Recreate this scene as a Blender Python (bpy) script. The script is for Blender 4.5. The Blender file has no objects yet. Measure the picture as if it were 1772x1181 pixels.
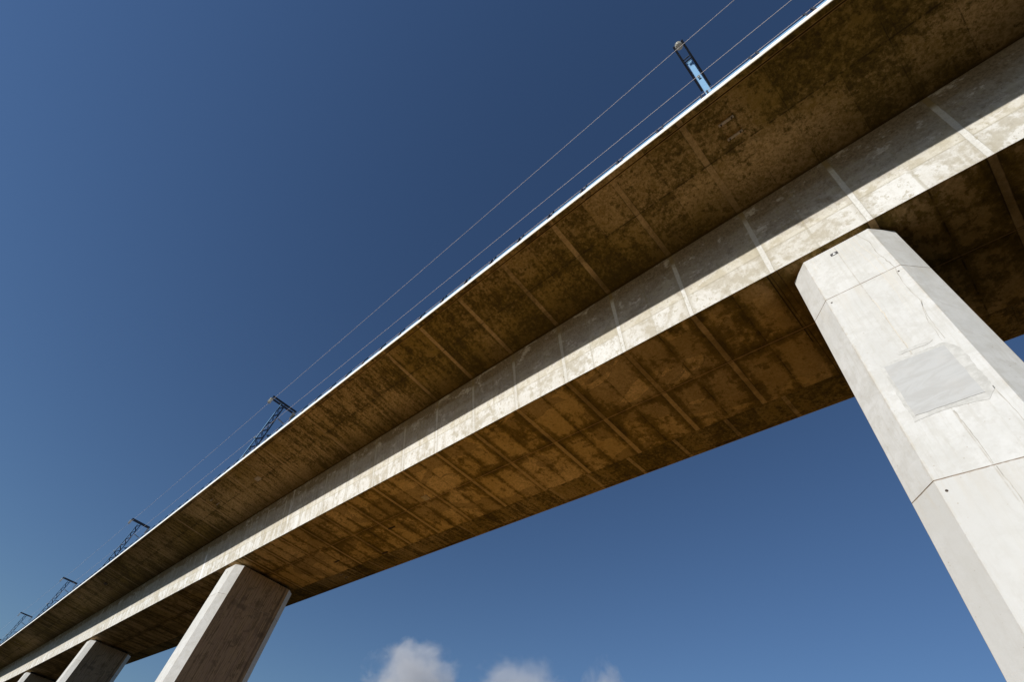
import bpy, bmesh, math, random
from mathutils import Vector, Matrix
random.seed(7)
R_ = math.radians
scn = bpy.context.scene
col = scn.collection

# ------------------------------------------------------------------ camera
CAMR = [[-0.715895727777452, -0.46072470144945865, -0.5246199161529224],
        [-0.6780120253454406, 0.6381418633867675, 0.364793990740305],
        [0.16671232838925198, 0.6168530713772699, -0.7692199216709503]]
camd = bpy.data.cameras.new('camera')
cam = bpy.data.objects.new('camera', camd)
col.objects.link(cam)
cam.matrix_world = Matrix.Translation((4.258379, 9.465353, -14.039248)) @ Matrix(CAMR).to_4x4()
camd.sensor_width = 36.0
camd.lens = 17.151
camd.clip_start = 0.05
camd.clip_end = 30000
scn.camera = cam

# ------------------------------------------------------------------ world, sun, exposure
SUN = Vector((0.10, 1.0, 0.442)).normalized()
world = bpy.data.worlds.new('World')
scn.world = world
world.use_nodes = True
wt = world.node_tree
wt.nodes.clear()
sky = wt.nodes.new('ShaderNodeTexSky')
sky.sky_type = 'NISHITA'
sky.sun_disc = False
sky.sun_elevation = math.asin(SUN.z)
sky.sun_rotation = math.atan2(SUN.x, SUN.y)
sky.altitude = 900
sky.air_density = 1.25
sky.dust_density = 0.0
sky.ozone_density = 3.2
wbg = wt.nodes.new('ShaderNodeBackground')
wbg.inputs[1].default_value = 0.068
wo = wt.nodes.new('ShaderNodeOutputWorld')
wtint = wt.nodes.new('ShaderNodeMix'); wtint.data_type = 'RGBA'; wtint.blend_type = 'MULTIPLY'
wtint.inputs[0].default_value = 1.0
wtint.inputs[7].default_value = (0.83, 0.955, 1.14, 1)      # polarised, slightly deeper blue
wt.links.new(sky.outputs[0], wtint.inputs[6])
wt.links.new(wtint.outputs[2], wbg.inputs[0])
wt.links.new(wbg.outputs[0], wo.inputs[0])

sd = bpy.data.lights.new('sun', 'SUN')
sd.energy = 4.7
sd.angle = R_(0.53)
sd.color = (1.0, 0.975, 0.925)
sun = bpy.data.objects.new('sun', sd)
col.objects.link(sun)
sun.rotation_euler = SUN.to_track_quat('Z', 'Y').to_euler()

vs = scn.view_settings
vs.view_transform = 'Standard'
vs.look = 'None'
vs.exposure = 0.0
vs.gamma = 1
vs.use_curve_mapping = False
scn.cycles.max_bounces = 6
scn.cycles.volume_bounces = 2

# ------------------------------------------------------------------ node helper
class S:
    """a socket with arithmetic"""
    def __init__(s, nt, sock): s.nt = nt; s.k = sock
    def _m(s, op, *a):
        n = s.nt.nodes.new('ShaderNodeMath'); n.operation = op
        for i, v in enumerate((s,) + a):
            if isinstance(v, S): s.nt.links.new(v.k, n.inputs[i])
            else: n.inputs[i].default_value = v
        return S(s.nt, n.outputs[0])
    def __add__(s, o): return s._m('ADD', o)
    __radd__ = __add__
    def __sub__(s, o): return s._m('SUBTRACT', o)
    def __rsub__(s, o): return (s * -1.0) + o
    def __mul__(s, o): return s._m('MULTIPLY', o)
    __rmul__ = __mul__
    def __truediv__(s, o): return s._m('DIVIDE', o)
    def floor(s): return s._m('FLOOR')
    def fract(s): return s._m('FRACT')
    def abs(s): return s._m('ABSOLUTE')
    def min(s, o): return s._m('MINIMUM', o)
    def max(s, o): return s._m('MAXIMUM', o)
    def ss(s, a, b):
        """smoothstep rising from a to b (falling if a > b)"""
        n = s.nt.nodes.new('ShaderNodeMapRange'); n.interpolation_type = 'SMOOTHSTEP'
        s.nt.links.new(s.k, n.inputs[0])
        if a <= b: v = (a, b, 0, 1)
        else: v = (b, a, 1, 0)
        for i, q in enumerate(v): n.inputs[1 + i].default_value = q
        return S(s.nt, n.outputs[0])

class Mat:
    def __init__(m, name, rough=0.85, metal=0.0, spec=0.3):
        m.mat = bpy.data.materials.new(name); m.mat.use_nodes = True
        m.nt = m.mat.node_tree; m.b = m.nt.nodes['Principled BSDF']
        m.b.inputs['Roughness'].default_value = rough
        m.b.inputs['Metallic'].default_value = metal
        m.b.inputs['Specular IOR Level'].default_value = spec
        tc = m.nt.nodes.new('ShaderNodeTexCoord')
        m.co = tc.outputs['Object']
        sp = m.nt.nodes.new('ShaderNodeSeparateXYZ'); m.nt.links.new(m.co, sp.inputs[0])
        m.x, m.y, m.z = (S(m.nt, sp.outputs[i]) for i in range(3))
    def vec(m, x, y, z):
        n = m.nt.nodes.new('ShaderNodeCombineXYZ')
        for i, v in enumerate((x, y, z)):
            if isinstance(v, S): m.nt.links.new(v.k, n.inputs[i])
            else: n.inputs[i].default_value = v
        return n.outputs[0]
    def noise(m, scale, detail=6, rough=0.6, co=None, dist=0.0):
        n = m.nt.nodes.new('ShaderNodeTexNoise')
        m.nt.links.new(co if co is not None else m.co, n.inputs['Vector'])
        n.inputs['Scale'].default_value = scale; n.inputs['Detail'].default_value = detail
        n.inputs['Roughness'].default_value = rough; n.inputs['Distortion'].default_value = dist
        return S(m.nt, n.outputs['Fac'])
    def voro(m, scale, co=None, feature='F1', rnd=1.0):
        n = m.nt.nodes.new('ShaderNodeTexVoronoi'); n.feature = feature
        m.nt.links.new(co if co is not None else m.co, n.inputs['Vector'])
        n.inputs['Scale'].default_value = scale; n.inputs['Randomness'].default_value = rnd
        return S(m.nt, n.outputs['Distance'])
    def rnd(m, a, b, c=0.0):
        n = m.nt.nodes.new('ShaderNodeTexWhiteNoise'); n.noise_dimensions = '3D'
        m.nt.links.new(m.vec(a, b, c), n.inputs['Vector'])
        return S(m.nt, n.outputs['Value'])
    def mix(m, f, a, b, mode='MIX'):
        n = m.nt.nodes.new('ShaderNodeMix'); n.data_type = 'RGBA'; n.blend_type = mode
        if isinstance(f, S): m.nt.links.new(f.k, n.inputs[0])
        else: n.inputs[0].default_value = f
        for i, v in ((6, a), (7, b)):
            if isinstance(v, tuple): n.inputs[i].default_value = (*v, 1)
            else: m.nt.links.new(v, n.inputs[i])
        return n.outputs[2]
    def color(m, c):
        if isinstance(c, tuple): m.b.inputs['Base Color'].default_value = (*c, 1)
        else: m.nt.links.new(c, m.b.inputs['Base Color'])
        return m
    def bump(m, h, dist=0.01, strength=1.0):
        n = m.nt.nodes.new('ShaderNodeBump'); n.inputs['Distance'].default_value = dist
        n.inputs['Strength'].default_value = strength
        m.nt.links.new(h.k, n.inputs['Height']); m.nt.links.new(n.outputs[0], m.b.inputs['Normal'])
        return m

P = 2.7          # formwork panel length
YS = -2.482      # centre line of the deck

def line(m, d, w, soft=None):
    """1 on a line of half width w where distance socket d is small"""
    return d.ss(w + (soft or w * 0.6), w)

def band_terms(m, bw=0.09):
    fx = (m.x / P + 0.5).fract() - 0.5
    dband = fx.abs() * P
    fh = (m.x / P).fract() - 0.5
    dhalf = fh.abs() * P
    idx = (m.x / P + 0.5).floor()
    pan = (m.x / P).floor()
    return dband, dhalf, idx, pan, line(m, dband, bw, 0.02)

# ---- underside of the box
def mat_soffit():
    m = Mat('stained_soffit_concrete', rough=0.9)
    dband, dhalf, idx, pan, band = band_terms(m)
    half = (m.x / (P / 2)).floor()
    ds = (m.y - YS).abs()
    side = (m.y - YS).ss(-0.01, 0.01)
    n1 = m.noise(0.62, 12, 0.68, dist=0.25)
    n2 = m.noise(2.3, 9, 0.68)
    n3 = m.noise(0.2, 4, 0.5)
    n4 = m.noise(9.0, 9, 0.8).ss(0.36, 0.64)
    st = m.noise(1.0, 8, 0.65, m.vec(m.x * 3.2, m.y * 0.5, m.z))
    dedge = (dband - 0.09).min(ds)
    dedge2 = dedge.min(dhalf + 0.12).min((m.y + 0.0).abs() + 0.15).min((m.y - 2 * YS).abs() + 0.2)
    e = (dedge2 + (n2 - 0.5) * 0.8).ss(0.42, 0.02)
    pr = m.rnd(half, side)
    f = n1 * 0.50 + n2 * 0.52 + e * 0.15 + (pr - 0.5) * 0.12 + (n3 - 0.5) * 0.30 + (st - 0.5) * 0.30
    f = f + (n4 - 0.5) * 0.05 + (n2 - 0.5) * 0.18
    fine = m.noise(5.5, 9, 0.78)
    f = f + (fine - 0.5) * 0.50
    dark = f.ss(0.46, 0.68) * 0.50 + f.ss(0.53, 0.60) * 0.50
    dark2 = f.ss(0.64, 0.78)
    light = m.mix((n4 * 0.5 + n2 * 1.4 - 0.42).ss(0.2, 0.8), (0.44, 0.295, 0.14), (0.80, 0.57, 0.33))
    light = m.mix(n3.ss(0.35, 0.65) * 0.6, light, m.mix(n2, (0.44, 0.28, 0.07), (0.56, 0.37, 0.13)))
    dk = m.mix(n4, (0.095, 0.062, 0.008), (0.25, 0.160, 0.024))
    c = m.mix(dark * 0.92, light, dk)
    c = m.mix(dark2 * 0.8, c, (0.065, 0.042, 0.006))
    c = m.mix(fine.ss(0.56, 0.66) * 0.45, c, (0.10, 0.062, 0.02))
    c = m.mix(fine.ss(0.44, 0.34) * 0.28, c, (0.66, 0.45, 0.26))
    # large damp areas with a firm outline
    blob = m.noise(0.21, 5, 0.55, m.vec(m.x + 3.0, m.y * 1.6, 0.0), 1.2)
    damp = blob.ss(0.535, 0.55) * m.x.ss(3.0, 9.0)
    c = m.mix(damp * 0.36, c, (0.10, 0.065, 0.012))
    rim = line(m, (blob - 0.537).abs(), 0.002, 0.006) * m.x.ss(3.0, 9.0) * n2.ss(0.35, 0.5)
    c = m.mix(rim * 0.5, c, (0.07, 0.045, 0.01))
    # open construction joint beside the pier
    cj = line(m, (m.x - 5.60 + (n2 - 0.5) * 0.03).abs(), 0.012, 0.018) * (m.y).ss(-3.3, -3.1)
    c = m.mix(cj * 0.95, c, (0.008, 0.006, 0.004))
    grime = ((m.x - 5.2).abs() + (n1 - 0.5) * 1.6).ss(1.1, 0.1)
    c = m.mix(grime * 0.5, c, (0.09, 0.06, 0.015))
    bl = m.mix(n4, (0.46, 0.31, 0.15), (0.62, 0.44, 0.25))
    bfade = (n1 + (m.rnd(idx, side, 3.0) - 0.5) * 0.3).ss(0.64, 0.42)
    c = m.mix(band * (bfade * 0.55 + 0.38) * (m.x - 5.4).abs().ss(0.3, 0.4), c, bl)
    c = m.mix(line(m, (dband - 0.10).abs(), 0.008, 0.015) * n1.ss(0.35, 0.6) * 0.75, c, (0.06, 0.035, 0.012))
    c = m.mix(line(m, ds, 0.018, 0.02) * 0.55, c, (0.52, 0.33, 0.16))
    c = m.mix(line(m, (ds - 0.035).abs(), 0.008, 0.012) * n2.ss(0.4, 0.6), c, (0.05, 0.03, 0.01))
    c = m.mix(line(m, dhalf, 0.010, 0.018) * n2.ss(0.4, 0.62) * 0.8, c, (0.05, 0.03, 0.01))
    pock = m.voro(3.4).ss(0.045, 0.02) * n2.ss(0.45, 0.55)
    c = m.mix(pock * 0.8, c, (0.05, 0.03, 0.015))
    m.color(c)
    h = n4 * 0.25 + n2 * 0.4 + band * -0.9 + line(m, ds, 0.02) * 0.6
    return m.bump(h, 0.012).mat

# ---- underside of the cantilevers
def mat_cant():
    m = Mat('stained_cantilever_concrete', rough=0.9)
    dband, dhalf, idx, pan, band = band_terms(m)
    yy = (m.y - YS).abs()
    dmid = (yy - 5.42).abs()
    dgr = (yy - 6.985).abs()
    outer = (yy - 5.42).ss(-0.01, 0.01)
    n1 = m.noise(0.75, 10, 0.66, dist=0.4)
    n2 = m.noise(3.0, 9, 0.70)
    n3 = m.noise(0.17, 4, 0.5)
    n4 = m.noise(10.0, 9, 0.8).ss(0.36, 0.64)
    st = m.noise(1.0, 9, 0.7, m.vec(m.x * 3.4, m.y * 0.42, m.z))
    pr = m.rnd((m.x / (P / 2)).floor(), outer, 5.0)
    e = (dmid.min(dband) + (n2 - 0.5) * 0.6).ss(0.25, 0.0)
    far = m.x.ss(9.0, 26.0)
    f = n1 * 0.36 + n2 * 0.50 + (st - 0.5) * (far * 0.75 + 0.18) + (pr - 0.5) * 0.10 + (n3 - 0.5) * 0.3 + e * 0.05
    fine = m.noise(6.0, 9, 0.80)
    f = f + (fine - 0.5) * 0.60
    dark = f.ss(0.31, 0.54) * 0.5 + f.ss(0.40, 0.47) * 0.5
    light = m.mix((n4 * 0.5 + n2 * 1.4 - 0.42).ss(0.2, 0.8), (0.27, 0.180, 0.060), (0.62, 0.43, 0.22))
    light = m.mix(n3.ss(0.4, 0.62) * 0.8, light, (0.27, 0.175, 0.028))
    dk = m.mix(n4, (0.050, 0.034, 0.004), (0.17, 0.112, 0.014))
    c = m.mix(dark * 0.88, light, dk)
    c = m.mix(f.ss(0.50, 0.62) * 0.65, c, (0.055, 0.034, 0.008))
    c = m.mix(fine.ss(0.56, 0.66) * 0.45, c, (0.06, 0.040, 0.010))
    c = m.mix(fine.ss(0.44, 0.34) * 0.25, c, (0.52, 0.35, 0.18))
    bl = m.mix(n4, (0.38, 0.255, 0.115), (0.60, 0.42, 0.22))
    on = (m.rnd(idx, 1.0, 9.0)).ss(0.12, 0.3)
    bfade = (n1 + (m.noise(0.5, 3, 0.5) - 0.5) * 0.6).ss(0.62, 0.44)
    c = m.mix(band * (bfade * 0.60 + 0.4) * on, c, bl)
    c = m.mix(line(m, (dband - 0.10).abs(), 0.006, 0.012) * n1.ss(0.4, 0.6) * 0.6, c, (0.05, 0.03, 0.01))
    c = m.mix(line(m, dmid, 0.010, 0.022) * n2.ss(0.38, 0.55) * 0.8, c, (0.04, 0.025, 0.006))
    c = m.mix(line(m, dgr, 0.012, 0.010) * 0.9, c, (0.05, 0.028, 0.006))
    c = m.mix(line(m, (dgr - 0.03).abs(), 0.008, 0.008) * 0.5, c, (0.48, 0.28, 0.10))
    c = m.mix(line(m, dhalf, 0.008, 0.014) * n2.ss(0.42, 0.62) * 0.7, c, (0.05, 0.03, 0.01))
    # damp dark panels beyond the groove
    damp = (yy - 6.985).ss(0.0, 0.02) * (m.rnd((m.x / (P / 2)).floor(), 2.0, 1.0) + (n2 - 0.5)).ss(0.55, 0.75)
    c = m.mix(damp * 0.6, c, (0.05, 0.03, 0.008))
    # corner shade painted in, tight and wide, where the slab meets the web
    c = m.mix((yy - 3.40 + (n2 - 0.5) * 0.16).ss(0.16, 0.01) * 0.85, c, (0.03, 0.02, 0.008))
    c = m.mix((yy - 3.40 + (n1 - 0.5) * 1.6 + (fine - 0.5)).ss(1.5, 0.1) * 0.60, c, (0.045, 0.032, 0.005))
    m.color(c)
    h = n4 * 0.3 + n2 * 0.4 + band * -0.8 + line(m, dgr, 0.012) * -1.5
    return m.bump(h, 0.012).mat

# ---- webs
def mat_web():
    m = Mat('grey_web_concrete', rough=0.85)
    dband, dhalf, idx, pan, band = band_terms(m, 0.066)
    n1 = m.noise(1.1, 10, 0.66, dist=0.5)
    n2 = m.noise(4.0, 9, 0.70)
    n3 = m.noise(0.22, 4, 0.5)
    n4 = m.noise(12.0, 9, 0.8).ss(0.36, 0.64)
    streak = m.noise(1.0, 8, 0.68, m.vec(m.x * 2.6, m.y, m.z * 0.33))
    lng = m.noise(1.0, 7, 0.6, m.vec(m.x * 0.5, m.y, m.z * 2.4))
    far = m.x.ss(12.0, 30.0)
    base = m.mix((n1 + (n2 - 0.5) * 0.7 + (n4 - 0.5) * 0.04).ss(0.38, 0.57), (0.54, 0.50, 0.415), (0.83, 0.82, 0.79))
    base = m.mix(n4 * (n2.ss(0.45, 0.6)) * 0.35, base, (0.52, 0.48, 0.38))
    base = m.mix((streak.ss(0.5, 0.66)) * (far * 0.6 + 0.15), base, (0.86, 0.86, 0.84))
    base = m.mix((streak.ss(0.5, 0.36)) * (far * 0.45 + 0.10), base, (0.50, 0.44, 0.33))
    pr = m.rnd((m.x / (P / 2)).floor(), 4.0)
    c = m.mix((n3 + (pr - 0.5) * 0.25).ss(0.48, 0.62) * 0.3, base, (0.55, 0.49, 0.38))
    # yellowish wash just above the longitudinal joint of the lower lift
    dl = (m.z - 0.80 + (n1 - 0.5) * 0.05)
    wash = (dl.ss(0.0, 0.02)) * (m.z + (lng - 0.5) * 0.5).ss(1.45, 1.05)
    c = m.mix(wash * 0.30, c, (0.66, 0.585, 0.42))
    c = m.mix(line(m, (m.z - 0.80 + (n3 - 0.5) * 0.1).abs(), 0.008, 0.025) * n2.ss(0.35, 0.55) * 0.5, c, (0.33, 0.28, 0.17))
    # olive stain near the slab
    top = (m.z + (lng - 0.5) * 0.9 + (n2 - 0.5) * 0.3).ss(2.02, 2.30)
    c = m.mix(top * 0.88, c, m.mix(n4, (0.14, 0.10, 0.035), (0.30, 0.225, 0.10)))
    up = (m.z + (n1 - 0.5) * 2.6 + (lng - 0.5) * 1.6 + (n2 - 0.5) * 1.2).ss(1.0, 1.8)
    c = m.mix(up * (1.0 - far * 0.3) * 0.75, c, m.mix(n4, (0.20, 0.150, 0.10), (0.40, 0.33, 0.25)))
    white = (m.noise(1.6, 10, 0.78, m.vec(m.x * 0.8, 3.3, m.z * 1.5)) + (m.z - 1.6) * 0.02).ss(0.55, 0.63)
    c = m.mix(white * 0.75, c, (0.82, 0.79, 0.75))
    grit = m.noise(7.0, 10, 0.8)
    c = m.mix(grit.ss(0.52, 0.62) * (m.z.ss(0.9, 1.6) * 0.35 + 0.18), c, (0.20, 0.155, 0.10))
    # edges of panels
    ed = ((dband - 0.08) + (n2 - 0.5) * 0.25).ss(0.16, 0.02) * 0.35
    c = m.mix(ed, c, (0.40, 0.35, 0.25))
    bl = m.mix(n4, (0.70, 0.685, 0.64), (0.86, 0.85, 0.82))
    blsh = m.mix((m.z + (lng - 0.5) * 0.4).ss(2.15, 2.45), bl, (0.33, 0.25, 0.12))
    c = m.mix(band * (m.rnd(idx, 7.0) * 0.35 + 0.55) * (1.0 - far * 0.35) * (n2.ss(0.28, 0.45) * 0.4 + 0.6), c, blsh)
    c = m.mix(line(m, (dband - 0.072).abs(), 0.004, 0.010) * n1.ss(0.4, 0.55) * 0.5, c, (0.25, 0.21, 0.13))
    c = m.mix(line(m, dhalf + (n2 - 0.5) * 0.03, 0.010, 0.05) * n1.ss(0.4, 0.55) * 0.45, c, (0.34, 0.29, 0.18))
    # white efflorescence runs
    eff = line(m, (m.x - 51.35).abs(), 0.16, 0.10) * (m.z + (n2 - 0.5)).ss(1.9, 1.5)
    eff2 = line(m, (m.x - 36.9 + (n1 - 0.5) * 0.6).abs(), 0.05, 0.16) * 0.8
    c = m.mix(eff.max(eff2 * streak.ss(0.4, 0.55)), c, (0.92, 0.92, 0.91))
    # bands crossing marks and tie holes
    tie = m.voro(1.0, m.vec(m.x / 1.35, 0.0, m.z / 0.95), rnd=0.35).ss(0.028, 0.016)
    pock = m.voro(5.5).ss(0.055, 0.02) * n1.ss(0.42, 0.5)
    c = m.mix((tie * 0.9).max(pock * 0.75), c, (0.13, 0.11, 0.09))
    spk = m.voro(13.0).ss(0.07, 0.02) * n2.ss(0.52, 0.6)
    c = m.mix(spk * 0.7, c, (0.30, 0.25, 0.17))
    blot = (m.noise(5.0, 9, 0.75) + (n1 - 0.5) * 0.5).ss(0.60, 0.64) * (1.0 - far * 0.5)
    c = m.mix(blot * 0.6, c, (0.42, 0.37, 0.25))
    m.color(c)
    h = n4 * 0.25 + n2 * 0.35 + band * 0.5 - pock
    return m.bump(h, 0.010).mat

# ---- pale piers
def mat_pier():
    m = Mat('pale_pier_concrete', rough=0.8)
    n1 = m.noise(0.8, 9, 0.62, dist=0.3)
    n2 = m.noise(3.6, 9, 0.70)
    n3 = m.noise(0.3, 3, 0.5)
    n4 = m.noise(14.0, 9, 0.8).ss(0.36, 0.64)
    wv = m.noise(1.0, 9, 0.68, m.vec(m.x * 3.0, m.y * 3.0, m.z * 0.35))
    c = m.mix(n1.ss(0.35, 0.68), (0.655, 0.648, 0.628), (0.555, 0.548, 0.522))
    c = m.mix(n2.ss(0.47, 0.62) * 0.55, c, (0.52, 0.505, 0.47))
    c = m.mix(n4 * 0.24, c, (0.50, 0.485, 0.45))
    cloudy = m.noise(1.9, 10, 0.74, dist=0.8)
    c = m.mix(cloudy.ss(0.50, 0.60) * 0.38, c, (0.50, 0.485, 0.445))
    c = m.mix(wv.ss(0.50, 0.68) * 0.42, c, (0.58, 0.56, 0.51))
    wf = m.noise(1.0, 10, 0.75, m.vec(m.x * 11.0, m.y * 11.0, m.z * 0.6))
    c = m.mix(wf.ss(0.50, 0.62) * 0.30, c, (0.47, 0.445, 0.39))
    lift = m.rnd(((m.z + 2.17) / 5.66).floor(), 0.0)
    c = m.mix(lift * 0.16, c, (0.56, 0.54, 0.49))
    cham = line(m, (m.x.abs() - 0.86).abs(), 0.012, 0.03) * (m.y.abs()).ss(2.2, 2.3)
    c = m.mix(cham * n2.ss(0.42, 0.6) * 0.35, c, (0.50, 0.44, 0.33))
    # the lift below the second joint is greyer
    low = (m.z).ss(-7.83, -7.86)
    c = m.mix(low * 0.45, c, m.mix(n1, (0.50, 0.49, 0.465), (0.60, 0.59, 0.565)))
    # lift joints every 5.66 m below the first
    zf = ((m.z + 2.17) / 5.66 + 0.5).fract() - 0.5
    dj = (zf * 5.66 + (n2 - 0.5) * 0.03).abs()
    c = m.mix(line(m, dj, 0.008, 0.008) * (n2.ss(0.35, 0.5) * 0.55 + 0.2), c, (0.24, 0.16, 0.10))
    # stain running down from the joint
    run = (zf * 5.66).ss(-0.9, -0.02) * (zf * 5.66).ss(0.02, 0.0) * wv.ss(0.42, 0.62)
    c = m.mix(run * 0.35, c, (0.52, 0.47, 0.39))
    # broad faces: shade painted in as darker brown, plus weather streaks
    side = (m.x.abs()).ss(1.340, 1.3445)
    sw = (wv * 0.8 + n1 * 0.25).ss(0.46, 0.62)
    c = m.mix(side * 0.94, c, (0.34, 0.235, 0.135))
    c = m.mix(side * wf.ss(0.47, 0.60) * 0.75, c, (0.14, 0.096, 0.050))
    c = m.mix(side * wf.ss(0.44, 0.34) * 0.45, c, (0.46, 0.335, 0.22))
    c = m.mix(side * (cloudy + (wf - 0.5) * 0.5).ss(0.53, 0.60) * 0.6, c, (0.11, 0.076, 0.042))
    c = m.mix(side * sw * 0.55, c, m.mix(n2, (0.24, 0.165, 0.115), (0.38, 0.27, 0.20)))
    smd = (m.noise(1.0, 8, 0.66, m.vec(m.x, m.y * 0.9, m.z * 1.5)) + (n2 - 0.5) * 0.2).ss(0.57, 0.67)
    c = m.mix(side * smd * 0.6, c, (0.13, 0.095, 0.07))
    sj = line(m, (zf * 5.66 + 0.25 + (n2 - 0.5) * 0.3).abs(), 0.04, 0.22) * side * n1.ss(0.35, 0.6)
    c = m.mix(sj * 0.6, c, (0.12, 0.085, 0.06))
    grv = line(m, (m.y + 1.62).abs(), 0.05, 0.03) * side
    c = m.mix(grv * 0.6, c, (0.10, 0.07, 0.05))
    c = m.mix(line(m, (m.y + 0.85).abs(), 0.006, 0.012) * side * n2.ss(0.4, 0.5) * 0.7, c, (0.12, 0.09, 0.06))
    c = m.mix(line(m, (m.y - 0.8).abs(), 0.006, 0.012) * side * n2.ss(0.4, 0.5) * 0.7, c, (0.12, 0.09, 0.06))
    # vertical board joint on the narrow faces
    vj = line(m, (m.x - 0.03 + (n3 - 0.5) * 0.05).abs(), 0.006, 0.010) * (m.y.abs()).ss(2.2, 2.3) * n2.ss(0.35, 0.55)
    c = m.mix(vj * 0.6, c, (0.42, 0.38, 0.32))
    pock = m.voro(6.0).ss(0.045, 0.02) * n1.ss(0.5, 0.6)
    tiny = m.voro(8.0).ss(0.13, 0.05) * n2.ss(0.49, 0.53)
    c = m.mix((pock * 0.8).max(tiny * 0.6), c, (0.36, 0.30, 0.22))
    m.color(c)
    return m.bump(n4 * 0.15 + n2 * 0.4, 0.004).mat

def mat_simple(name, a, b, scale=8.0, rough=0.7, metal=0.0, bump=0.004, spec=0.3):
    m = Mat(name, rough, metal, spec)
    n = m.noise(scale, 7, 0.65)
    m.color(m.mix(n.ss(0.3, 0.7), a, b))
    return m.bump(n, bump).mat

M = {
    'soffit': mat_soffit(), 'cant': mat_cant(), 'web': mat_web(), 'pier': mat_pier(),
    'edge': mat_simple('white_edge_beam_concrete', (0.90, 0.89, 0.86), (0.82, 0.79, 0.72), 2.5),
    'drip': mat_simple('drip_edge_concrete', (0.50, 0.42, 0.28), (0.66, 0.60, 0.48), 3.0),
    'deck': mat_simple('deck_top_concrete', (0.45, 0.43, 0.40), (0.55, 0.53, 0.50), 2.0),
    'steel': mat_simple('pale_blue_painted_steel', (0.155, 0.315, 0.50), (0.19, 0.365, 0.56), 5.0, 0.5),
    'dsteel': mat_simple('shade_toned_galvanised_steel', (0.050, 0.060, 0.085), (0.075, 0.088, 0.115), 9.0, 0.5, 0.3),  # shaded copy of the mast steel, its shade put into the colour
    'wire': mat_simple('bright_bare_wire', (0.66, 0.58, 0.55), (0.74, 0.66, 0.63), 1.0, 0.5),
    'glass': mat_simple('grey_glazed_insulator', (0.52, 0.52, 0.47), (0.66, 0.66, 0.60), 9.0, 0.25, 0.0, 0.001, 0.5),
    'bolt': mat_simple('dark_rusty_bolt', (0.035, 0.022, 0.014), (0.06, 0.04, 0.025), 20.0, 0.7),
    'plate': mat_simple('weathered_anchor_plate', (0.42, 0.33, 0.24), (0.60, 0.50, 0.40), 9.0, 0.6),
    'patch': None,
    'post': mat_simple('shade_darkened_post', (0.014, 0.018, 0.030), (0.022, 0.028, 0.045), 9.0, 0.75),  # post colour darkened to stand for their shaded sides
    'crack': mat_simple('dark_crack', (0.32, 0.30, 0.26), (0.52, 0.49, 0.44), 3.0, 0.9),
    'drip2': mat_simple('thin_rust_run', (0.58, 0.51, 0.40), (0.68, 0.63, 0.54), 9.0, 0.9),
    'mortar': mat_simple('pale_mortar_smear', (0.45, 0.44, 0.41), (0.58, 0.57, 0.54), 7.0, 0.9),
    'rubber': mat_simple('black_bearing', (0.02, 0.018, 0.016), (0.035, 0.03, 0.026), 9.0, 0.8),
    'black': mat_simple('charcoal_target', (0.05, 0.047, 0.047), (0.075, 0.07, 0.07), 9.0, 0.7),
    'whitep': mat_simple('white_paint', (0.82, 0.82, 0.80), (0.85, 0.85, 0.84), 9.0, 0.6),
}
def mat_patch():
    m = Mat('smooth_grey_patch_mortar', 0.8)
    n = m.noise(1.0, 9, 0.65, m.vec(m.x * 1.2, m.y, m.z * 4.0 + m.x * 0.6), 1.2)
    n2 = m.noise(1.6, 6, 0.6)
    c = m.mix(n.ss(0.40, 0.60), (0.475, 0.475, 0.465), (0.435, 0.43, 0.415))
    c = m.mix(n2.ss(0.5, 0.7) * 0.35, c, (0.49, 0.47, 0.44))
    pk = m.voro(7.0).ss(0.05, 0.02) * n2.ss(0.55, 0.6)
    m.color(m.mix(pk * 0.6, c, (0.25, 0.21, 0.16)))
    return m.bump(n, 0.006).mat
M['patch'] = mat_patch()

# ------------------------------------------------------------------ mesh helpers
def tag(o, label=None, cat=None, group=None, kind=None):
    if label: o['label'] = label
    if cat: o['category'] = cat
    if group: o['group'] = group
    if kind: o['kind'] = kind
    return o

def empty(name, loc, label, cat, group=None):
    o = bpy.data.objects.new(name, None)
    o.empty_display_size = 0.3
    o.location = loc
    col.objects.link(o)
    return tag(o, label, cat, group)

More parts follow.
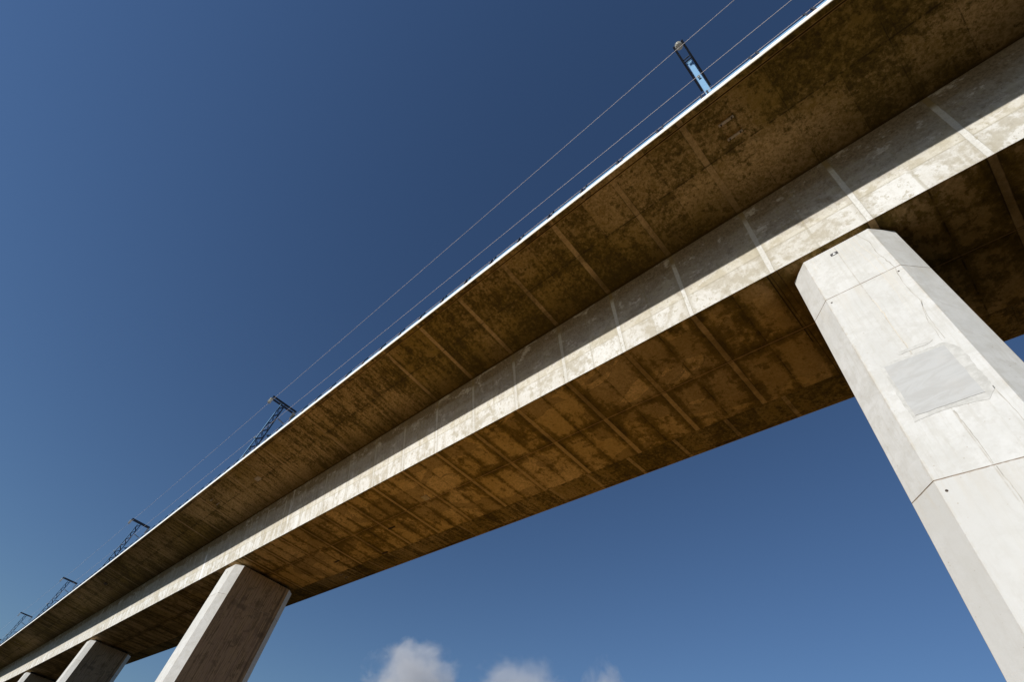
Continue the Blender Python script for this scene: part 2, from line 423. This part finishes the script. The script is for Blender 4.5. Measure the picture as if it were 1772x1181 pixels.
class MB:
    def __init__(s): s.bm = bmesh.new(); s.mats = []
    def mi(s, mat):
        if mat not in s.mats: s.mats.append(mat)
        return s.mats.index(mat)
    def face(s, pts, mat):
        f = s.bm.faces.new([s.bm.verts.new(p) for p in pts]); f.material_index = s.mi(mat); return f
    def box(s, lo, hi, mat, bev=0.0):
        x0, y0, z0 = lo; x1, y1, z1 = hi
        v = [s.bm.verts.new(p) for p in ((x0,y0,z0),(x1,y0,z0),(x1,y1,z0),(x0,y1,z0),(x0,y0,z1),(x1,y0,z1),(x1,y1,z1),(x0,y1,z1))]
        fs = []
        for q in ((0,3,2,1),(4,5,6,7),(0,1,5,4),(1,2,6,5),(2,3,7,6),(3,0,4,7)):
            f = s.bm.faces.new([v[i] for i in q]); f.material_index = s.mi(mat); fs.append(f)
        if bev:
            es = list({e for f in fs for e in f.edges})
            bmesh.ops.bevel(s.bm, geom=es, offset=bev, segments=1, affect='EDGES')
        return s
    def bar(s, a, b, w, h, mat, up=(0, 0, 1)):
        """box section bar from a to b, w across, h along 'up'"""
        a = Vector(a); b = Vector(b); d = (b - a).normalized(); u = Vector(up)
        sx = d.cross(u)
        if sx.length < 1e-4: sx = d.cross(Vector((1, 0, 0)))
        sx.normalize(); u = sx.cross(d).normalized()
        c = [(-w/2, -h/2), (w/2, -h/2), (w/2, h/2), (-w/2, h/2)]
        A = [s.bm.verts.new(a + sx * p + u * q) for p, q in c]
        B = [s.bm.verts.new(b + sx * p + u * q) for p, q in c]
        k = s.mi(mat)
        for i in range(4):
            j = (i + 1) % 4
            s.bm.faces.new((A[i], A[j], B[j], B[i])).material_index = k
        s.bm.faces.new(A[::-1]).material_index = k
        s.bm.faces.new(B).material_index = k
        return s
    def tube(s, pts, r, mat, n=8):
        k = s.mi(mat); rings = []
        pts = [Vector(p) for p in pts]
        rr = r if isinstance(r, (list, tuple)) else [r] * len(pts)
        for i, p in enumerate(pts):
            d = (pts[min(i + 1, len(pts) - 1)] - pts[max(i - 1, 0)]).normalized()
            a = d.cross(Vector((0, 0, 1)))
            if a.length < 1e-3: a = d.cross(Vector((1, 0, 0)))
            a.normalize(); b = d.cross(a).normalized()
            rings.append([s.bm.verts.new(p + (a * math.cos(t) + b * math.sin(t)) * rr[i]) for t in [2 * math.pi * j / n for j in range(n)]])
        for A, B in zip(rings, rings[1:]):
            for j in range(n):
                f = s.bm.faces.new((A[j], A[(j + 1) % n], B[(j + 1) % n], B[j])); f.material_index = k; f.smooth = True
        s.bm.faces.new(rings[0][::-1]).material_index = k
        s.bm.faces.new(rings[-1]).material_index = k
        return s
    def build(s, name, parent=None, matrix=None):
        bmesh.ops.recalc_face_normals(s.bm, faces=s.bm.faces)
        me = bpy.data.meshes.new(name); s.bm.to_mesh(me); s.bm.free()
        for mt in s.mats: me.materials.append(mt)
        o = bpy.data.objects.new(name, me); col.objects.link(o)
        if parent: o.parent = parent
        return o

def bend(x):
    """the line leaves the straight very gently beyond the second pier"""
    return 6.0e-5 * (x - 50) ** 2 if x > 50 else 0.0

def copy_tree(o, parent=None):
    c = o.copy(); col.objects.link(c)
    if parent: c.parent = parent
    for ch in list(o.children): copy_tree(ch, c)
    return c

# ------------------------------------------------------------------ ground
GZ = -15.7
def ground():
    bm = bmesh.new()
    xs = [-6000, -2500, -1000, -400, -200, -120, -80, -50, -30, -15, 0, 15, 30, 50, 75, 100, 140, 200, 300, 500, 1000, 2500, 6000]
    ys = [-6000, -2500, -1000, -400, -200, -120, -80, -50, -30, -15, 0, 10, 20, 35, 60, 100, 200, 400, 1000, 2500, 6000]
    g = [[bm.verts.new((x, y, GZ + (0 if abs(x - 30) < 90 and abs(y) < 40 else random.uniform(-.6, .2)))) for y in ys] for x in xs]
    for i in range(len(xs) - 1):
        for j in range(len(ys) - 1):
            bm.faces.new((g[i][j], g[i + 1][j], g[i + 1][j + 1], g[i][j + 1]))
    me = bpy.data.meshes.new('ground'); bm.to_mesh(me); bm.free()
    m = Mat('earth_with_bounce_zones', 0.95, 0, 0.1)
    n1 = m.noise(0.05, 8, 0.6); n2 = m.noise(0.7, 8, 0.7); n3 = m.noise(6.0, 6, 0.7)
    earth = m.mix(n2, (0.44, 0.245, 0.062), (0.60, 0.36, 0.105))
    dim_zone = m.mix(n3, (0.016, 0.012, 0.005), (0.040, 0.030, 0.012))
    near = (m.x + (n1 - 0.5) * 14).ss(5.0, 15.0) * (m.x + (n1 - 0.5) * 30).ss(46.0, 26.0)  # bright and dark ground zones laid out to shape the bounce light
    c = m.mix((near * 0.95 + n1.ss(0.6, 0.8) * 0.25).min(S(m.nt, n2.k) * 0 + 1.0), dim_zone, earth)
    m.color(c); m.bump(n2 + n3 * 0.3, 0.08)
    me.materials.append(m.mat)
    o = bpy.data.objects.new('ground', me); col.objects.link(o)
    tag(o, 'unseen dry earth below the viaduct, bright and dark zones added to shape bounce light', None, None, 'structure')
ground()

# ------------------------------------------------------------------ viaduct deck
XA, XB = -70.0, 240.0
def sweep(name, quads, parent, step=2.7):
    """quads: list of (profile points [(y, z), ...], material) swept along the line"""
    bm = bmesh.new(); mats = []
    n = int((XB - XA) / step); X = [XA + (XB - XA) * i / n for i in range(n + 1)]
    for prof, mat in quads:
        if mat not in mats: mats.append(mat)
        k = mats.index(mat)
        rows = [[bm.verts.new((x, y + bend(x), z)) for (y, z) in prof] for x in X]
        for A, B in zip(rows, rows[1:]):
            for j in range(len(prof) - 1):
                f = bm.faces.new((A[j], A[j + 1], B[j + 1], B[j])); f.material_index = k
    bmesh.ops.remove_doubles(bm, verts=bm.verts, dist=0.0005)
    # close the two ends
    bmesh.ops.holes_fill(bm, edges=[e for e in bm.edges if len(e.link_faces) == 1], sides=0)
    bmesh.ops.recalc_face_normals(bm, faces=bm.faces)
    me = bpy.data.meshes.new(name); bm.to_mesh(me); bm.free()
    for mt in mats: me.materials.append(mt)
    o = bpy.data.objects.new(name, me); col.objects.link(o); o.parent = parent
    return o

def mir(pts): return [(2 * YS - y, z) for y, z in pts]
deck = empty('viaduct_deck', (0, 0, 0), 'long concrete box girder deck of the viaduct, stained brown underneath, crossing the picture', 'bridge deck')
sweep('box_girder', [
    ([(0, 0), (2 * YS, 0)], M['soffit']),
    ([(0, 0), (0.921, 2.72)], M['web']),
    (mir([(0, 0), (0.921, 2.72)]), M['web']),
    ([(0.921, 2.72), (2 * YS - 0.921, 2.72)], M['deck']),
], deck)
sweep('deck_slab', [
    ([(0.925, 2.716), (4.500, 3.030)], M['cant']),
    ([(4.500, 3.030), (4.512, 3.050), (4.524, 3.034)], M['cant']),
    ([(4.524, 3.034), (4.700, 3.045)], M['cant']),
    ([(4.700, 3.045), (4.700, 3.280), (2 * YS - 4.700, 3.280), (2 * YS - 4.700, 3.045)], M['deck']),
    (mir([(4.524, 3.034), (4.700, 3.045)]), M['cant']),
    (mir([(4.500, 3.030), (4.512, 3.050), (4.524, 3.034)]), M['cant']),
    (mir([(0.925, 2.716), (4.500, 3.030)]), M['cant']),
    ([(0.925, 2.716), (0.925, 2.80), (2 * YS - 0.925, 2.80), (2 * YS - 0.925, 2.716)], M['deck']),
], deck)
beam = [([(4.703, 3.04), (4.722, 3.045), (4.724, 3.08)], M['drip']),
        ([(4.724, 3.08), (4.732, 3.09), (4.732, 3.33), (4.724, 3.34), (4.42, 3.34), (4.42, 3.283), (4.703, 3.283)], M['edge']),
        ([(4.703, 3.283), (4.703, 3.04)], M['drip'])]
sweep('edge_beam', beam, deck)
sweep('edge_beam', [(mir(p), q) for p, q in beam], deck)

def deck_box(name, lo, hi, mat, bev=0.004):
    dx = bend(lo[0])
    b = MB(); b.box((lo[0], lo[1] + dx, lo[2]), (hi[0], hi[1] + dx, hi[2]), mat, bev)
    return b.build(name, deck)
def zc(y):  # height of the cantilever underside
    return 2.716 + (abs(y - YS) - 3.407) / 3.575 * 0.314
# anchor plates of the masts, bolted up through the cantilevers
for x in (4.30, 44.9, 84.0, 124.0):
    for y in (3.80, 3.27, 2 * YS - 3.80, 2 * YS - 3.27):
        dy = bend(x)
        b = MB(); z = zc(y)
        b.box((x - 0.24, y - 0.035 + dy, z - 0.085), (x + 0.24, y + 0.035 + dy, z - 0.006), M['plate'], 0.006)
        p = b.build('anchor_plate', deck)
        for s in (-0.17, 0.17):
            q = MB(); q.tube([(x + s, y + dy, z - 0.06), (x + s, y + dy, z - 0.125)], 0.028, M['bolt'], 6)
            q.build('bolt', p)
deck_box('inspection_plate', (24.75, -2.36, -0.05), (25.15, -2.02, -0.002), M['plate'])
deck_box('inspection_plate', (38.2, 2.92, 2.84), (38.75, 3.22, 2.96), M['plate'])
deck_box('inspection_plate', (74.6, 3.1, 2.84), (75.3, 3.4, 2.99), M['bolt'])
for x, y in ((32.2, -4.80), (29.3, -3.15), (36.5, -3.9)):
    deck_box('drain_outlet', (x - 0.3, y - 0.05, -0.04), (x + 0.3, y + 0.05, -0.002), M['bolt'])
# ballast track bed on top
tb = [([(1.9, 3.284), (1.3, 3.70), (2 * YS - 1.3, 3.70), (2 * YS - 1.9, 3.284)], mat_simple('grey_ballast', (0.18, 0.16, 0.14), (0.34, 0.31, 0.28), 9.0, 0.95, 0, 0.05))]
sweep('ballast_bed', tb, deck, 5.4)

# ------------------------------------------------------------------ piers
HX, HC, HY = 1.345, 0.485, 2.382          # half width, chamfer, half depth
def octagon(hx, hy, c):
    return [(hx - c, hy), (hx, hy - c), (hx, -hy + c), (hx - c, -hy), (-hx + c, -hy), (-hx, -hy + c), (-hx, hy - c), (-hx + c, hy)]
def pier(loc, label, drop=0.0):
    root = empty('viaduct_pier', loc, label, 'bridge pier', 'concrete piers under the viaduct')
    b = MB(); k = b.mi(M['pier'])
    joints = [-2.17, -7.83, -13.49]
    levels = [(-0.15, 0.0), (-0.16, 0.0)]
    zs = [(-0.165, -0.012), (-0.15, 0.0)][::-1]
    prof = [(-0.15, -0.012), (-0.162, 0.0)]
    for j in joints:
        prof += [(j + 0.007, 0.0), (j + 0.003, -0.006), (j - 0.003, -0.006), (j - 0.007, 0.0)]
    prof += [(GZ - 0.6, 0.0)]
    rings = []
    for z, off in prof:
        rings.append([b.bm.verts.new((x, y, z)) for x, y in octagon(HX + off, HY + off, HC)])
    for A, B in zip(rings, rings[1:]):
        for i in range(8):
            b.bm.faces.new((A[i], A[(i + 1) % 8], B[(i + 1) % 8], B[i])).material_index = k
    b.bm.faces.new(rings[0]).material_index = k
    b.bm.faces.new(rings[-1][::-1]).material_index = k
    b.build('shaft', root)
    p = MB(); p.box((-0.70, -2.10, -0.149), (0.70, HY - 0.06, -0.085), M['pier'], 0.006)
    root.location.z -= drop
    p.build('bearing_plinth', root)
    for y in (-1.55, 1.55):
        q = MB(); q.box((-0.42, y - 0.35, -0.084), (0.42, y + 0.35, -0.004 + drop), M['rubber'], 0.004)
        q.build('bearing', root)
    return root
PX = [(3.725, 'nearest pale octagonal pier with a square grey patch near its top'),
      (45.07, 'second pier of the row, white narrow face and brown shaded broad side'),
      (84.4, 'third pier of the row, far left, with a smudge across its white face'),
      (120.8, 'most distant pier still in view at the bottom left corner')]
piers = []
for x, lab in PX:
    piers.append(pier((x, YS + bend(x), 0), lab, 0.0 if x < 10 else 0.15))

# details on the nearest pier (local coordinates: x from its centre, face at y = HY)
p0 = piers[0]
FX = 3.725
def ribbon(pts, w, mat, name, off=0.004, jit=0.0, parent=p0):
    """a thin mark on the face: pts are world (x, z)"""
    P2 = []
    for (x0, z0), (x1, z1) in zip(pts, pts[1:]):
        n = max(2, int(abs(z1 - z0) / 0.10))
        for i in range(n):
            t = i / n; P2.append((x0 + (x1 - x0) * t + random.uniform(-jit, jit), z0 + (z1 - z0) * t))
    P2.append(pts[-1])
    b = MB(); k = b.mi(mat); L = []
    for i, (x, z) in enumerate(P2):
        t = i / (len(P2) - 1); ww = w * (0.55 + 0.6 * random.random()) * (1 - 0.6 * t)
        L.append((b.bm.verts.new((x - FX - ww / 2, HY + off, z)), b.bm.verts.new((x - FX + ww / 2, HY + off, z)),
                  b.bm.verts.new((x - FX, HY - 0.01, z))))
    for A, B in zip(L, L[1:]):
        b.bm.faces.new((A[0], A[1], B[1], B[0])).material_index = k
        b.bm.faces.new((A[1], A[2], B[2], B[1])).material_index = k
        b.bm.faces.new((A[2], A[0], B[0], B[2])).material_index = k
    return b.build(name, parent)
ribbon([(3.17, -0.17), (3.04, -0.75), (3.06, -1.3), (2.98, -2.1), (3.06, -2.9), (3.02, -3.6), (3.12, -4.1), (3.13, -4.9)], 0.022, M['crack'], 'crack', jit=0.012)
ribbon([(3.02, -3.6), (3.16, -4.2), (3.19, -4.93)], 0.014, M['crack'], 'crack', jit=0.010)
ribbon([(3.42, -0.35), (3.30, -1.6), (3.26, -2.6), (3.30, -3.9)], 0.010, M['drip2'], 'crack', jit=0.012)
ribbon([(3.30, -0.3), (3.15, -1.4), (3.14, -2.6), (3.12, -3.4)], 0.010, M['drip2'], 'crack', jit=0.012)
ribbon([(3.05, -6.35), (3.03, -6.9), (3.03, -7.8)], 0.016, M['crack'], 'crack', jit=0.008)
for x, z0, z1 in ((3.72, -.17, -1.0), (3.62, -.17, -.72), (3.47, -.17, -.62), (3.80, -.17, -.55), (3.36, -.17, -.42), (3.98, -.17, -.40), (4.12, -.17, -.35), (3.55, -.17, -.38), (4.44, -.5, -.9), (4.38, -.3, -.8), (3.25, -.17, -.5)):
    ribbon([(x, z0), (x - 0.02, z1)], 0.011, M['drip2'], 'rust_run', off=0.005)
ribbon([(3.74, -2.9), (3.72, -3.6), (3.75, -4.3), (3.73, -4.9)], 0.020, M['drip2'], 'crack', jit=0.015)
ribbon([(3.74, -6.6), (3.72, -7.2), (3.73, -7.8)], 0.022, M['crack'], 'crack', jit=0.010)
ribbon([(3.71, -7.86), (3.71, -9.0), (3.72, -11.0)], 0.020, M['crack'], 'crack', jit=0.010)

def slab_on_face(name, poly, y0, y1, mat, parent=p0):
    b = MB(); k = b.mi(mat)
    A = [b.bm.verts.new((x - FX, y1, z)) for x, z in poly]; B = [b.bm.verts.new((x - FX, y0, z)) for x, z in poly]
    b.bm.faces.new(A).material_index = k
    n = len(poly)
    for i in range(n):
        b.bm.faces.new((A[i], A[(i + 1) % n], B[(i + 1) % n], B[i])).material_index = k
    return b.build(name, parent)
def jag(c, amp, step=0.05):
    out = []
    for i, (x0, z0) in enumerate(c):
        x1, z1 = c[(i + 1) % len(c)]; L = math.hypot(x1 - x0, z1 - z0); n = max(2, int(L / step)); w = 0.0
        for j in range(n):
            t = j / n; w = 0.7 * w + random.uniform(-amp, amp)
            nx, nz = (z1 - z0) / L, -(x1 - x0) / L
            out.append((x0 + (x1 - x0) * t + nx * w, z0 + (z1 - z0) * t + nz * w))
    return out
slab_on_face('mortar_smear', jag([(4.345, -4.95), (3.16, -4.99), (3.03, -5.3), (3.03, -6.40), (3.20, -6.60), (3.70, -6.53), (4.35, -6.58)], 0.013), HY - 0.01, HY + 0.004, M['mortar'])
slab_on_face('repair_patch', jag([(4.30, -5.03), (3.22, -5.07), (3.19, -6.44), (4.29, -6.45)], 0.006), HY - 0.01, HY + 0.010, M['patch'])
slab_on_face('mortar_smear', jag([(3.98, -4.78), (3.30, -4.80), (3.40, -4.86), (3.95, -4.86)], 0.012), HY - 0.01, HY + 0.005, M['mortar'])
for x, z in ((2.975, -2.36), (4.50, -2.36), (4.49, -8.06)):
    b = MB(); b.tube([(x - FX, HY - 0.02, z), (x - FX, HY + 0.004, z)], 0.024, M['bolt'], 8)
    b.build('tie_hole', p0)
# survey target: charcoal plate with a white arrow head
b = MB(); b.box((3.745 - FX, HY + 0.002, -0.545), (3.935 - FX, HY + 0.010, -0.43), M['black'], 0.002)
pl = b.build('survey_target', p0)
slab_on_face('arrow_mark', [(3.888, -0.525), (3.842, -0.452), (3.80, -0.525)], HY + 0.008, HY + 0.013, M['whitep'], pl)

# second pier: its two small marks near the top
for x, z in ((0.02, -0.62), (0.14, -0.48)):
    b = MB(); b.tube([(x, HY - 0.02, z), (x, HY + 0.005, z)], 0.045, M['bolt'], 8)
    b.build('tie_hole', piers[1])

# ------------------------------------------------------------------ masts
ZD = 3.284
def insulator(parent, x, y, z1, z0, nd=5, r=0.15, top=None):
    """string of discs hanging from z1 down to z0"""
    b = MB(); zz = z1
    b.tube([(x, y, z1), (x, y, z0)], 0.02, M['dsteel'], 8)
    dz = (z1 - z0 - 0.18) / nd
    for i in range(nd):
        zc_ = z1 - 0.10 - dz * i
        b.tube([(x, y, zc_), (x, y, zc_ - 0.012), (x, y, zc_ - 0.030), (x, y, zc_ - 0.036)], [0.035, 0.08, r, r * 0.97], M['glass'], 16)
    return b.build('insulator', parent)

def make_mast(loc, label):
    root = empty('catenary_mast', loc, label, 'railway mast', 'overhead line masts along the near edge of the deck')
    H = 11.80
    yo_t, yo_b = 0.17, 0.19          # outer chord offset from root y at top and bottom
    yi_t, yi_b = -0.20, -0.42
    def yo(z): t = (z - ZD) / (H - ZD); return yo_b + (yo_t - yo_b) * t
    def yi(z): t = (z - ZD) / (H - ZD); return yi_b + (yi_t - yi_b) * t
    for nm, fn, s in (('chord', yo, 1), ('chord', yi, -1)):
        b = MB()
        # channel: web facing out (+-y), two flanges
        w = 0.20
        a0, a1 = (0, fn(ZD + .1), ZD + .1), (0, fn(H), H)
        b.bar(a0, a1, w, 0.012, M['steel'], up=(0, 1, 0))
        for sx in (-1, 1):
            b.bar((sx * (w / 2 - 0.006), fn(ZD + .1) - s * 0.036, ZD + .1), (sx * (w / 2 - 0.006), fn(H) - s * 0.036, H), 0.012, 0.06, M['dsteel'], up=(0, 1, 0))
        b.build(nm, root)
    for sx in (-1, 1):
        b = MB(); z = ZD + 0.35; i = 0; N = 19; dz = (H - 0.25 - z) / N
        for i in range(N):
            z0, z1 = z + dz * i, z + dz * (i + 1)
            A, B = (yo, yi) if i % 2 == 0 else (yi, yo)
            sa, sb = (1, -1) if i % 2 == 0 else (-1, 1)
            b.bar((sx * 0.104, A(z0) - sa * 0.03, z0), (sx * 0.104, B(z1) - sb * 0.03, z1), 0.055, 0.008, M['dsteel'], up=(1, 0, 0))
        b.build('lacing', root)
    b = MB(); b.box((-0.26, -0.62, ZD + 0.001), (0.26, 0.36, ZD + 0.10), M['dsteel'], 0.01)
    b.build('base_plate', root)
    # crossarm: two channels astride the column
    arm = None
    b = MB(); za = H - 0.06
    for sx in (-1, 1):
        b.bar((sx * 0.155, 1.10, za), (sx * 0.155, -1.26, za), 0.014, 0.14, M['dsteel'])
        for q in (-0.065, 0.065):
            b.bar((sx * 0.195, 1.10, za + q), (sx * 0.195, -1.26, za + q), 0.085, 0.012, M['dsteel'])
    for y in (1.02, 0.36, 0.24, -0.30, -0.42, -1.18):
        b.bar((-0.148, y, za), (0.148, y, za), 0.05, 0.05, M['dsteel'])
    arm = b.build('crossarm', root)
    insulator(arm, 0, 1.05, za - 0.04, 11.0)
    insulator(arm, 0, -1.21, za - 0.04, 10.85)
    # small bracket of the lower wire
    b = MB(); b.bar((0, 0.18, 7.86), (0, 0.33, 7.86), 0.06, 0.04, M['dsteel']); b.tube([(0, 0.27, 7.78), (0, 0.27, 7.93)], [0.05, 0.05], M['glass'], 10)
    b.build('wire_clamp', root)
    # registration cantilever towards the track
    c = MB()
    c.tube([(0, -0.30, 10.38), (0, -0.55, 10.33)], 0.03, M['dsteel'])
    c.tube([(0, -0.55, 10.33), (0, -3.0, 9.86)], 0.026, M['dsteel'])
    c.tube([(0, -0.36, 8.55), (0, -3.0, 9.80)], 0.034, M['dsteel'])
    c.tube([(0, -1.7, 9.18), (0, -3.2, 8.7)], 0.02, M['dsteel'])
    cant = c.build('cantilever_arm', root)
    for a, e in (((-0.42, 10.36), (-1.0, 10.245)), ((-0.45, 8.59), (-0.95, 8.83))):
        d = MB(); n = 7
        for i in range(n):
            t0 = i / n; t1 = t0 + 0.45 / n
            p = (0, a[0] + (e[0] - a[0]) * t0, a[1] + (e[1] - a[1]) * t0); q = (0, a[0] + (e[0] - a[0]) * t1, a[1] + (e[1] - a[1]) * t1)
            d.tube([p, q], [0.085, 0.06], M['glass'] if a[1] > 9 else M['dsteel'], 12)
        d.build('insulator', cant)
    return root
MX = [4.27, 43.15, 82.1, 118.9, 154.6, 190.0]
ML = ['nearest steel mast, pale blue column seen from below beyond the bright deck edge',
      'second lattice mast from the right, the largest with its zigzag lacing in view',
      'third lattice mast from the right, about half as tall as the second in the picture',
      'fourth lattice mast from the right, small above the left end of the deck',
      'fifth lattice mast from the right, tiny, next to the left edge of the picture',
      'most distant lattice mast at the very left edge, only its crossarm tip showing']
MY = 3.97
mast0 = make_mast((MX[0], MY, 0), ML[0])
for x, lab in list(zip(MX, ML))[1:]:
    c = copy_tree(mast0)
    c.location = (x, MY + bend(x), 0)
    c['label'] = lab

# ------------------------------------------------------------------ wires
def wire(y, z, label, sag=0.03, r=0.0095):
    pts = []
    XS = [-34.6] + MX + [228.0]
    for a, b_ in zip(XS, XS[1:]):
        for i in range(12):
            t = i / 12; x = a + (b_ - a) * t
            pts.append((x, y + bend(x), z - sag * 4 * t * (1 - t)))
    pts.append((XS[-1], y + bend(XS[-1]), z))
    b = MB(); b.tube(pts, r, M['wire'], 6)
    tag(b.build('overhead_wire', None), label, 'wire', 'wires strung along the masts')
wire(5.02, 10.99, 'uppermost wire, running through the outer insulators at the tips of the crossarms')
wire(4.29, 7.86, 'middle wire of the three, clamped to the outer side of the mast columns')
wire(4.415, 4.862, 'lowest wire, running just above the bright deck edge beside the railing')
# jumper under the inner insulators
# ------------------------------------------------------------------ railing sections
def make_rail(loc):
    root = empty('railing_section', loc, 'short pale blue railing section between two dark end posts on the near deck edge', 'railing', 'railing sections along the near edge of the deck')
    b = MB()
    b.bar((0.12, 0.012, 3.408), (1.48, 0.012, 3.408), 0.012, 0.120, M['steel'])
    b.bar((0.12, -0.015, 3.462), (1.48, -0.015, 3.462), 0.040, 0.010, M['steel'])
    b.build('rail_panel', root)
    for x, s in ((0.105, -1), (1.495, 1)):
        q = MB()
        q.bar((x, -0.010, 3.342), (x, -0.010, 3.72), 0.06, 0.06, M['post'], up=(0, 1, 0))
        q.bar((x, -0.010, 3.71), (x, -0.03, 3.85), 0.05, 0.05, M['post'], up=(0, 1, 0))
        q.build('post', root)
    return root
rail0 = make_rail((4.40 - 1.6 * 5, 4.715, 0))
x = 4.40 - 1.6 * 4
while x < 190:
    c = copy_tree(rail0); c.location = (x, 4.715 + bend(x), 0)
    x += 1.6

# ------------------------------------------------------------------ clouds (true volumes, about 4 km away)
def cloud(az, el, dist, size, seed, dens, label):
    a, e = R_(az), R_(el)
    c = Vector((4.26 + dist * math.cos(e) * math.cos(a), 9.47 + dist * math.cos(e) * math.sin(a), -14 + dist * math.sin(e)))
    bm = bmesh.new(); bmesh.ops.create_icosphere(bm, subdivisions=3, radius=1.0)
    me = bpy.data.meshes.new('cloud'); bm.to_mesh(me); bm.free()
    mt = bpy.data.materials.new('cloud_vapour'); mt.use_nodes = True; nt = mt.node_tree; nt.nodes.clear()
    out = nt.nodes.new('ShaderNodeOutputMaterial'); pv = nt.nodes.new('ShaderNodeVolumePrincipled')
    pv.inputs['Color'].default_value = (0.97, 0.95, 0.95, 1); pv.inputs['Anisotropy'].default_value = 0.1
    nt.links.new(pv.outputs[0], out.inputs['Volume'])
    tc = nt.nodes.new('ShaderNodeTexCoord')
    mp = nt.nodes.new('ShaderNodeMapping'); mp.inputs['Location'].default_value = (seed, seed * 1.7, seed * 0.3)
    nt.links.new(tc.outputs['Object'], mp.inputs[0])
    no = nt.nodes.new('ShaderNodeTexNoise'); no.inputs['Scale'].default_value = 2.1; no.inputs['Detail'].default_value = 9; no.inputs['Roughness'].default_value = 0.66; no.inputs['Distortion'].default_value = 0.4
    nt.links.new(mp.outputs[0], no.inputs['Vector'])
    ln = nt.nodes.new('ShaderNodeVectorMath'); ln.operation = 'LENGTH'; nt.links.new(tc.outputs['Object'], ln.inputs[0])
    f = S(nt, no.outputs['Fac']) + (S(nt, ln.outputs['Value']) * -0.54) + 0.012
    d = f.ss(0.04, 0.26) * dens
    nt.links.new(d.k, pv.inputs['Density'])
    me.materials.append(mt)
    o = bpy.data.objects.new('cloud', me); col.objects.link(o)
    o.location = c; o.scale = size
    o.rotation_euler = (0, 0, a - math.pi / 2)
    tag(o, label, 'cloud', 'small clouds low in the sky')
    return o
cloud(-34.2, 14.0, 4000, (380, 280, 310), 2.3, 0.0052, 'brightest and leftmost of the small clouds at the bottom of the sky')
cloud(-44.8, 14.4, 4000, (380, 280, 330), 7.9, 0.0032, 'thin middle cloud at the bottom of the sky')
cloud(-53.0, 15.6, 4000, (190, 160, 300), 11.6, 0.0030, 'faintest wisp of cloud, rightmost at the bottom of the sky')
